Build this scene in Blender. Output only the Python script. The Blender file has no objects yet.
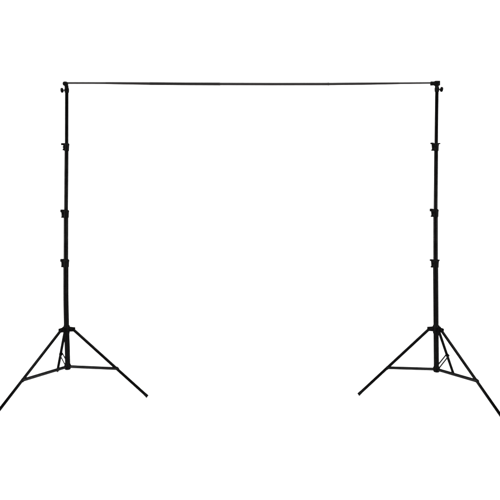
import bpy, bmesh, math
from mathutils import Vector, Matrix, Quaternion

C = bpy.context.scene
S = 121.0                    # photograph pixels per metre in the plane of the two poles
DIST, CAMH, HORIZON, XC = 5.267, 1.7986, 176.46, 251.5

def px_x(px, depth=0.0): return (px - XC) / S * (1 - depth / DIST)
def px_z(py): return CAMH + (HORIZON - py) / S

# ------------------------------------------------------------------ materials
def material(name, base, rough, spec, bump=0.0, scale=300.0, metallic=0.0, var=0.15, coat=0.0):
    m = bpy.data.materials.new(name); m.use_nodes = True
    nt = m.node_tree; n = nt.nodes; l = nt.links
    b = n['Principled BSDF']
    b.inputs['Specular IOR Level'].default_value = spec
    b.inputs['Metallic'].default_value = metallic
    b.inputs['Coat Weight'].default_value = coat
    tc = n.new('ShaderNodeTexCoord')
    no = n.new('ShaderNodeTexNoise'); no.inputs['Scale'].default_value = scale; no.inputs['Detail'].default_value = 4
    l.new(tc.outputs['Object'], no.inputs['Vector'])
    cr = n.new('ShaderNodeValToRGB')
    cr.color_ramp.elements[0].position = .3; cr.color_ramp.elements[1].position = .7
    cr.color_ramp.elements[0].color = tuple(c * (1 - var) for c in base) + (1,)
    cr.color_ramp.elements[1].color = tuple(c * (1 + var) for c in base) + (1,)
    l.new(no.outputs['Fac'], cr.inputs['Fac']); l.new(cr.outputs['Color'], b.inputs['Base Color'])
    n2 = n.new('ShaderNodeTexNoise'); n2.inputs['Scale'].default_value = scale * .12; n2.inputs['Detail'].default_value = 3
    l.new(tc.outputs['Object'], n2.inputs['Vector'])
    mr = n.new('ShaderNodeMapRange')
    mr.inputs['To Min'].default_value = max(rough - .08, .02); mr.inputs['To Max'].default_value = min(rough + .08, 1)
    l.new(n2.outputs['Fac'], mr.inputs['Value']); l.new(mr.outputs['Result'], b.inputs['Roughness'])
    if bump:
        bp = n.new('ShaderNodeBump'); bp.inputs['Strength'].default_value = bump; bp.inputs['Distance'].default_value = .0004
        l.new(no.outputs['Fac'], bp.inputs['Height']); l.new(bp.outputs['Normal'], b.inputs['Normal'])
    return m

def black(name, base, sheen, rough, scale=300.0, bump=.15):
    """matt black: dark diffuse plus a thin even sheen, slightly uneven in gloss"""
    m = bpy.data.materials.new(name); m.use_nodes = True
    nt = m.node_tree; n = nt.nodes; l = nt.links; n.remove(n['Principled BSDF'])
    tc = n.new('ShaderNodeTexCoord')
    no = n.new('ShaderNodeTexNoise'); no.inputs['Scale'].default_value = scale; no.inputs['Detail'].default_value = 4
    n2 = n.new('ShaderNodeTexNoise'); n2.inputs['Scale'].default_value = 14; n2.inputs['Detail'].default_value = 6; n2.inputs['Roughness'].default_value = .65
    l.new(tc.outputs['Object'], no.inputs['Vector']); l.new(tc.outputs['Object'], n2.inputs['Vector'])
    df = n.new('ShaderNodeBsdfDiffuse'); df.inputs['Color'].default_value = base + (1,)
    gl = n.new('ShaderNodeBsdfGlossy')
    cr = n.new('ShaderNodeValToRGB')
    cr.color_ramp.elements[0].position = .35; cr.color_ramp.elements[1].position = .65
    cr.color_ramp.elements[0].color = (sheen * .6,) * 3 + (1,); cr.color_ramp.elements[1].color = (sheen * 1.4,) * 3 + (1,)
    l.new(n2.outputs['Fac'], cr.inputs['Fac']); l.new(cr.outputs['Color'], gl.inputs['Color'])
    mr = n.new('ShaderNodeMapRange'); mr.inputs['To Min'].default_value = rough - .08; mr.inputs['To Max'].default_value = rough + .08
    l.new(no.outputs['Fac'], mr.inputs['Value']); l.new(mr.outputs['Result'], gl.inputs['Roughness'])
    bp = n.new('ShaderNodeBump'); bp.inputs['Strength'].default_value = bump; bp.inputs['Distance'].default_value = .0003
    l.new(no.outputs['Fac'], bp.inputs['Height']); l.new(bp.outputs['Normal'], gl.inputs['Normal'])
    ad = n.new('ShaderNodeAddShader'); l.new(df.outputs[0], ad.inputs[0]); l.new(gl.outputs[0], ad.inputs[1])
    l.new(ad.outputs[0], n['Material Output'].inputs['Surface'])
    return m

M_PAINT = black('black_powder_coat', (.0009, .0007, .0007), .0036, .28)
M_PLASTIC = black('black_moulded_plastic', (.0014, .0012, .0012), .0035, .45, 500, .3)
M_RUBBER = black('black_rubber', (.003, .003, .003), .002, .6, 400, .3)
M_BAR = material('black_anodised_tube', (.0062, .0045, .0045), .34, .20, .1)
M_BAR_INNER = material('grey_anodised_inner_tube', (.0092, .0076, .0074), .34, .25, .1)
M_BAR_OUTER = material('black_anodised_outer_tube', (.0048, .0036, .0036), .34, .15, .1)
M_STEEL = material('dark_steel', (.05, .05, .05), .35, .5, 0, 200, metallic=.8)
M_STRAP = black('black_steel_strip', (.004, .004, .004), .010, .4)
M_WHITE = material('white_studio_paper', (.86, .86, .86), .9, .2, .05, 60, var=.01)

# ------------------------------------------------------------------ mesh helpers
def frame(d, up=(0, 0, 1)):
    d = Vector(d).normalized(); u = Vector(up)
    if abs(d.dot(u)) > .98: u = Vector((1, 0, 0))
    x = u.cross(d).normalized(); y = d.cross(x).normalized()
    return Matrix((x, y, d)).transposed()

def lathe(bm, origin, axis, prof, n=40):
    """prof = [(distance along axis, radius)], closed at both ends"""
    R = frame(axis); o = Vector(origin); rings = []
    for t, r in prof:
        rings.append([bm.verts.new(o + R @ Vector((r * math.cos(2 * math.pi * k / n), r * math.sin(2 * math.pi * k / n), t))) for k in range(n)])
    for a, b in zip(rings, rings[1:]):
        for k in range(n):
            bm.faces.new((a[k], a[(k + 1) % n], b[(k + 1) % n], b[k]))
    bm.faces.new(rings[0][::-1]); bm.faces.new(rings[-1])

def rod(bm, a, b, r, r2=None, n=36, ch=.0012):
    a = Vector(a); b = Vector(b); L = (b - a).length; r2 = r if r2 is None else r2
    ch = min(ch, r * .4, L * .3)
    lathe(bm, a, b - a, [(0, r - ch), (ch * .3, r - ch * .3), (ch, r), (L - ch, r2), (L - ch * .3, r2 - ch * .3), (L, r2 - ch)], n)

def pipe(bm, pts, r, n=36):
    """bent tube through points, one continuous surface"""
    rings = []; pts = [Vector(p) for p in pts]
    for i, p in enumerate(pts):
        d = pts[min(i + 1, len(pts) - 1)] - pts[max(i - 1, 0)]
        q = r(i / (len(pts) - 1)) if callable(r) else r
        R = frame(d, (0, 1, 0))
        rings.append([bm.verts.new(p + R @ Vector((q * math.cos(2 * math.pi * k / n), q * math.sin(2 * math.pi * k / n), 0))) for k in range(n)])
    for a, b in zip(rings, rings[1:]):
        for k in range(n):
            bm.faces.new((a[k], a[(k + 1) % n], b[(k + 1) % n], b[k]))
    bm.faces.new(rings[0][::-1]); bm.faces.new(rings[-1])

def box(bm, c, size, R=None, bev=.0015, taper=None):
    """bevelled box; taper = (x, y) scale of the +z end"""
    R = R or Matrix.Identity(3); c = Vector(c); sx, sy, sz = [s / 2 for s in size]; v = []
    for z in (-1, 1):
        tx, ty = taper if (taper and z > 0) else (1, 1)
        for x, y in ((-1, -1), (1, -1), (1, 1), (-1, 1)):
            v.append(bm.verts.new(c + R @ Vector((x * sx * tx, y * sy * ty, z * sz))))
    f = [bm.faces.new([v[i] for i in q]) for q in ((3, 2, 1, 0), (4, 5, 6, 7), (0, 1, 5, 4), (1, 2, 6, 5), (2, 3, 7, 6), (3, 0, 4, 7))]
    if bev:
        es = list({e for ff in f for e in ff.edges})
        bmesh.ops.bevel(bm, geom=es, offset=bev, segments=2, profile=.5, affect='EDGES')

def obj(name, bm, mat, parent=None):
    bmesh.ops.recalc_face_normals(bm, faces=bm.faces)
    me = bpy.data.meshes.new(name); bm.to_mesh(me); bm.free()
    me.materials.append(mat)
    for p in me.polygons: p.use_smooth = True
    me.set_sharp_from_angle(angle=math.radians(35))
    o = bpy.data.objects.new(name, me); C.collection.objects.link(o)
    if parent: o.parent = parent
    return o

def thing(name, label, cat, loc, group=None):
    o = bpy.data.objects.new(name, None); C.collection.objects.link(o)
    o.location = loc; o.empty_display_size = .1
    o['label'] = label; o['category'] = cat
    if group: o['group'] = group
    return o

def new(): return bmesh.new()

# ------------------------------------------------------------------ the tripod stands
def make_stand(label, side, base_px, depth, R, Rb, rot, zj, zc, axis_px, clamps, knob, group):
    """side -1: left stand, +1: right stand; local frame: pole foot at the origin."""
    x0 = px_x(base_px, depth)
    t = thing('light_stand', label, 'light stand', (x0, -depth, 0), group)
    pts = sorted((px_z(y), px_x(x, depth) - x0) for y, x in axis_px)
    def ax(z):
        if z <= pts[0][0]: return Vector((pts[0][1], 0, z))
        for (za, xa), (zb, xb) in zip(pts, pts[1:]):
            if z <= zb: return Vector((xa + (xb - xa) * (z - za) / (zb - za), 0, z))
        return Vector((pts[-1][1], 0, z))
    zs = [zc - .016] + [px_z(c[0]) for c in clamps] + [px_z(knob['top'])]
    radii = [.0212, .0188, .0163, .0143]
    for i in range(4):                                  # telescoping sections, thickest at the bottom
        bm = new(); a, b = zs[i] - (.03 if i else 0), zs[i + 1]
        k = 10
        pipe(bm, [ax(a + (b - a) * j / k) for j in range(k + 1)], radii[i])
        obj('pole_section', bm, M_PAINT, t)
    # --- hub carrying the three legs
    hub = new(); c = ax(zj)
    lathe(hub, c + Vector((0, 0, -.040)), (0, 0, 1), [(0, .0220), (.003, .0250), (.026, .0262), (.030, .0300), (.056, .0305), (.060, .0262), (.068, .0250), (.071, .0215)])
    dirs = []
    for base in (0, -120, 120):
        th = math.radians(rot + base)
        dirs.append(Vector((-side * math.cos(th), math.sin(th), 0)))
    r0 = .055
    for d in dirs:
        tng = Vector((-d.y, d.x, 0))
        Rm = Matrix((tng, Vector((0, 0, 1)), d)).transposed()
        for s in (-1, 1):                               # the two cheeks of each lug
            box(hub, c + d * .044 + tng * s * .0125 + Vector((0, 0, -.001)), (.0060, .037, .052), Rm, .0015, (1, .78))
        box(hub, c + d * .027 + Vector((0, 0, .004)), (.028, .022, .014), Rm, .001)
    hub_o = obj('hub', hub, M_PLASTIC, t)
    # --- lower collar with brace lugs
    col = new(); cc = ax(zc)
    lathe(col, cc + Vector((0, 0, -.024)), (0, 0, 1), [(0, .0205), (.003, .0240), (.010, .0250), (.012, .0290), (.034, .0290), (.037, .0250), (.044, .0240), (.047, .0215)])
    for d in dirs:
        tng = Vector((-d.y, d.x, 0)); Rm = Matrix((tng, Vector((0, 0, 1)), d)).transposed()
        box(col, cc + d * .035, (.019, .018, .024), Rm, .0015)
    obj('collar', col, M_PLASTIC, t)
    # --- legs and braces
    for i, d in enumerate(dirs):
        tng = Vector((-d.y, d.x, 0))
        def on(r): return d * r + Vector((0, 0, zj * (R - r) / (R - r0))) + Vector((c.x * max(0, 1 - r / .2), 0, 0))
        u = (on(R) - on(.21)).normalized()
        top = c + d * r0
        bm = new()
        knee = on(.21)
        rod(bm, top - (knee - top).normalized() * .006, on(R) - u * .02, .0118)
        leg = obj('leg', bm, M_PAINT, t)
        bm = new()                                      # rubber foot
        e = on(R)
        lathe(bm, e - u * .034, u, [(0, .0116), (.0015, .0124), (.032, .0128), (.0345, .0122), (.0352, .0108)])
        obj('foot_cap', bm, M_RUBBER, leg)
        bm = new()                                      # hinge bolt through the lug
        rod(bm, top - tng * .025, top + tng * .025, .0050, n=20)
        lathe(bm, top - tng * .0265, tng, [(0, .0078), (.001, .0092), (.0065, .0092), (.0070, .0080)], 6)
        lathe(bm, top + tng * .0265, -tng, [(0, .0078), (.001, .0092), (.0065, .0092), (.0070, .0080)], 6)
        obj('hinge_bolt', bm, M_PAINT, hub_o)
        # bracket clasping the leg where the brace joins
        j = on(Rb)
        bm = new(); Rm = frame(u, tng)
        lathe(bm, j - u * .013, u, [(0, .0120), (.002, .0135), (.024, .0135), (.026, .0120)])
        rod(bm, j - tng * .0185, j + tng * .0185, .0048, n=20)
        obj('brace_bracket', bm, M_PLASTIC, leg)
        # brace: a pair of thin steel strips with a gap between
        bm = new(); a = cc + d * .035; b = j
        v = (b - a).normalized(); nz = tng.cross(v).normalized()
        Rm = Matrix((tng, nz, v)).transposed()
        for s in (-1, 1):
            box(bm, (a + b) / 2 + tng * s * .0135, (.0032, .0160, (b - a).length + .014), Rm, .0006)
        rod(bm, a - tng * .0165, a + tng * .0165, .0045, n=20)
        obj('brace', bm, M_STRAP, t)
    # --- the three section clamps, each with its thumb lever
    for i, (cy, style) in enumerate(clamps):
        z = px_z(cy); o = ax(z); rp = radii[i]; ru = radii[i + 1]
        bm = new(); rr = rp + .0038
        lathe(bm, o + Vector((0, 0, -.034)), (0, 0, 1),
              [(0, rp + .0004), (.002, rr - .0005), (.010, rr), (.030, rr + .0006), (.044, rr + .0012), (.050, rr + .0026), (.060, rr + .0030), (.0635, rr + .0005), (.067, ru + .0008), (.069, ru + .0002)])
        # split boss on the outer left
        box(bm, o + Vector((-rr - (-.003 if style == 'wing' else .002), -.004, -.001)), (.018, .018, .046), None, .003)
        if style == 'wing': box(bm, o + Vector((-.021, -.006, -.021)), (.019, .014, .015), None, .003)
        if style == 'flare': box(bm, o + Vector((.022, -.003, .028)), (.022, .016, .011), None, .003)
        cl = obj('clamp', bm, M_PLASTIC, t)
        bm = new()
        if style == 'wing':                             # turned out: a bar sticking to the left
            box(bm, o + Vector((-.028, -.008, .024)), (.030, .016, .018), None, .003)
        else:                                           # waisted lever: lip along its top, nub at its foot
            Rm = Matrix.Rotation(math.radians(-3), 3, 'Y')
            box(bm, o + Vector((-.029 if side > 0 else -.026, -.008, .001)), (.017, .018, .058), Rm, .004, (1.2, 1))
            box(bm, o + Vector((-.036 if side > 0 else -.030, -.008, .029 if style == 'flare' else .025)), (.028, .0195, .015 if style == 'flare' else .024), None, .004)
            box(bm, o + Vector((-.031 if side > 0 else -.025, -.008, -.026)), (.022, .0185, .013), None, .003)
        obj('lever', bm, M_PLASTIC, cl)
        bm = new()
        rod(bm, o + Vector((-.022, -.020, 0)), o + Vector((-.022, .010, 0)), .0042, n=20)
        lathe(bm, o + Vector((-.022, -.0225, 0)), (0, 1, 0), [(0, .0045), (.001, .0062), (.005, .0062), (.006, .0045)], 6)
        obj('bolt', bm, M_PAINT, cl)
    # --- top collar, spigot and round locking knob facing outward
    zk = px_z(knob['y']); o = ax(zk); rt = radii[3]
    bm = new()
    lathe(bm, o + Vector((0, 0, -.022)), (0, 0, 1), [(0, rt + .0004), (.003, rt + .003), (.010, rt + .0045), (.030, rt + .0052), (.036, rt + .0035), (.044, rt + .0015), (.047, rt)])
    rod(bm, o + Vector((side * .012, 0, 0)), o + Vector((side * .022, 0, 0)), .0075, n=24)
    topc = obj('top_collar', bm, M_PLASTIC, t)
    bm = new(); kx = px_x(knob['x'], depth) - x0
    rod(bm, Vector((o.x + side * .018, 0, o.z)), Vector((kx, 0, o.z)), .0040, n=20)
    obj('screw', bm, M_STEEL, topc)
    bm = new(); A = Vector((side * 1, 0, -.12)).normalized()
    n = 48; R3 = frame(A); ring = []
    prof = [(-.013, .008), (-.0115, .012), (-.008, .0185), (-.002, .0208), (.005, .0205), (.009, .0170), (.011, .010)]
    for tt, r in prof:                                  # scalloped grip
        ring.append([bm.verts.new(Vector((kx, 0, o.z)) + R3 @ Vector(((r + .0009 * (r > .012) * math.cos(8 * 2 * math.pi * k / n)) * math.cos(2 * math.pi * k / n), (r + .0009 * (r > .012) * math.cos(8 * 2 * math.pi * k / n)) * math.sin(2 * math.pi * k / n), tt))) for k in range(n)])
    for a, b in zip(ring, ring[1:]):
        for k in range(n): bm.faces.new((a[k], a[(k + 1) % n], b[(k + 1) % n], b[k]))
    bm.faces.new(ring[0][::-1]); bm.faces.new(ring[-1])
    obj('knob', bm, M_PLASTIC, topc)
    return t

GROUP = 'light stands holding up the crossbar'
make_stand('black tripod stand under the rounded left end of the crossbar, its knob pointing left',
           -1, 67.70, -.016, .6773, .4215, -6.2072, .534, .2233,
           [(84, 66.8), (147, 66.6), (214, 66.0), (263.5, 65.9), (300, 65.95), (328, 66.5), (345, 67.2), (366.5, 67.7)],
           [(263.5, 'lever'), (214, 'lever'), (147, 'wing')], dict(y=90.0, x=62.0, top=85.2), GROUP)
make_stand('black tripod stand under the boxy right end of the crossbar, its knob pointing right',
           1, 436.70, 0.0, .6490, .4070, -.97, .5402, .2072,
           [(84, 437.0), (110, 436.6), (147, 436.2), (213, 435.6), (263.5, 435.6), (325, 436.0), (368, 436.4)],
           [(263.5, 'flare'), (213, 'lever'), (147, 'flare')], dict(y=89.4, x=441.6, top=86.0), GROUP)

# ------------------------------------------------------------------ the crossbar
bar = thing('crossbar', 'long thin black telescopic crossbar spanning the tops of the two tripod stands', 'crossbar', (0, 0, px_z(84)))
zb = px_z(84)
SAG = [(60, 83.0), (90, 83.0), (110, 83.1), (150, 83.55), (185, 83.8), (220, 83.95), (275, 84.05), (329, 84.0), (360, 83.7), (400, 83.2), (432, 82.9), (450, 82.8)]
def bz(px):
    for (a, ya), (b, yb) in zip(SAG, SAG[1:]):
        if px <= b:
            return px_z(ya + (yb - ya) * (px - a) / (b - a)) - zb
    return px_z(SAG[-1][1]) - zb
def bp(px): return Vector((px_x(px), 0, bz(px)))
def swage(a, b, pts):
    def f(t):
        x = a + (b - a) * t
        for (xa, ra), (xb, rb) in zip(pts, pts[1:]):
            if x <= xb: return ra + (rb - ra) * (x - xa) / (xb - xa)
        return pts[-1][1]
    return f
LEFT = [(65, .0088), (96, .0090), (122, .0108), (150, .0124), (151, .0126)]
RIGHT = [(328, .0113), (368, .0111), (402, .0088), (434, .0080)]
for a, b, r, m in ((65.5, 106.3, swage(65.5, 106.3, LEFT), M_BAR_INNER),
                   (106, 150.3, swage(106, 150.3, LEFT), M_BAR),
                   (150, 220, .0129, M_BAR_OUTER), (219, 329, .0117, M_BAR),
                   (328, 398.3, swage(328, 398.3, RIGHT), M_BAR),
                   (398, 433, swage(398, 433, RIGHT), M_BAR_INNER)):
    bm = new(); k = 20
    pipe(bm, [bp(a + (b - a) * j / k) for j in range(k + 1)], r)
    obj('tube', bm, m, bar)
for x, r in ((219.6, .0129), (328.6, .0120)):      # crimped rims where tubes slide together
    bm = new(); rod(bm, bp(x - .8), bp(x + .4), r + .0010)
    obj('joint_ring', bm, M_BAR, bar)
# rounded left end piece, sitting on the spigot of the left stand
bm = new(); e = bp(64.2) + Vector((0, 0, -.005))
lathe(bm, e + Vector((-.012, 0, 0)), (1, 0, 0), [(0, .006), (.0015, .0110), (.005, .0155), (.011, .0185), (.024, .0188), (.034, .0165), (.041, .0125), (.044, .0095)])
rod(bm, Vector((px_x(66.2), 0, e.z + .004)), Vector((px_x(66.5), 0, e.z - .044)), .0155, .0150)
obj('end_cap', bm, M_PLASTIC, bar)
# boxy right end bracket
bm = new(); z1 = px_z(83.5) - zb
rod(bm, Vector((px_x(431.0), 0, z1)), Vector((px_x(435.6), 0, z1 + .001)), .0178, .0165)
lathe(bm, Vector((px_x(430.6), 0, z1)), (1, 0, 0), [(0, .0170), (.001, .0185), (.006, .0185), (.008, .0165)])
box(bm, Vector((px_x(437.1), 0, z1 + .0015)), (.044, .036, .040), None, .004)
rod(bm, Vector((px_x(436.8), 0, z1 - .015)), Vector((px_x(436.8), 0, z1 - .036)), .0170, .0145)
obj('end_bracket', bm, M_PLASTIC, bar)
bm = new()
lathe(bm, Vector((px_x(437.1), -.0215, z1 + .002)), (0, 1, 0), [(0, .0060), (.001, .0078), (.004, .0078), (.005, .0065)], 24)
obj('screw_head', bm, M_PAINT, bar)

# ------------------------------------------------------------------ seamless white sweep
bm = new(); prof = []
W, YF, YB, RAD, H = 9.0, -7.0, 3.2, 1.6, 7.5
Z0 = -.012                                             # the feet rest on the paper
prof.append((YF, Z0)); prof.append((-2, Z0))
for k in range(25):
    a = math.radians(90 * k / 24)
    prof.append((YB - RAD + RAD * math.sin(a), Z0 + RAD - RAD * math.cos(a)))
prof.append((YB, H))
rows = [[bm.verts.new((x, y, z)) for y, z in prof] for x in (-W, W)]
for k in range(len(prof) - 1):
    bm.faces.new((rows[0][k], rows[1][k], rows[1][k + 1], rows[0][k + 1]))
sw = obj('studio_backdrop', bm, M_WHITE); sw['kind'] = 'structure'
sw['label'] = 'seamless pure white studio sweep under and behind the stands'

# ------------------------------------------------------------------ light: white studio
w = bpy.data.worlds.new('World'); C.world = w; w.use_nodes = True
bg = w.node_tree.nodes['Background']; bg.inputs['Color'].default_value = (1, 1, 1, 1); bg.inputs['Strength'].default_value = .10
def area(name, loc, target, sx, sy, power, col=(1, 1, 1)):
    L = bpy.data.lights.new(name, 'AREA'); L.shape = 'RECTANGLE'; L.size = sx; L.size_y = sy; L.energy = power; L.color = col
    o = bpy.data.objects.new(name, L); C.collection.objects.link(o)
    o.location = loc; o.rotation_euler = (Vector(target) - Vector(loc)).to_track_quat('-Z', 'Y').to_euler()
area('overhead_softbox', (0, -.5, 6.2), (0, -.3, 0), 11, 7, 640)
area('added_backdrop_fill', (0, -3.2, 6.4), (0, 3.2, 2.2), 9, 2, 430)  # added fill light, only there to lift the sweep wall to clipped white
area('side_softbox', (-7, -4.2, 1.15), (0, 0, 1.5), .9, 1.4, 480)
area('side_softbox', (7, -4.8, 1.15), (0, 0, 1.5), .9, 1.4, 480)

# ------------------------------------------------------------------ camera
cam = bpy.data.cameras.new('camera'); co = bpy.data.objects.new('camera', cam); C.collection.objects.link(co)
co.location = (0, -DIST, CAMH); co.rotation_euler = (math.radians(90), 0, 0)
cam.sensor_width = 36; cam.lens = 36 * S * DIST / 500
cam.shift_x = -(XC - 250) / 500; cam.shift_y = -(250 - HORIZON) / 500
cam.clip_start = .1; cam.clip_end = 200
C.camera = co
vs = C.view_settings; vs.view_transform = 'Standard'; vs.look = 'None'; vs.exposure = 0; vs.gamma = 1
C.cycles.use_denoising = True
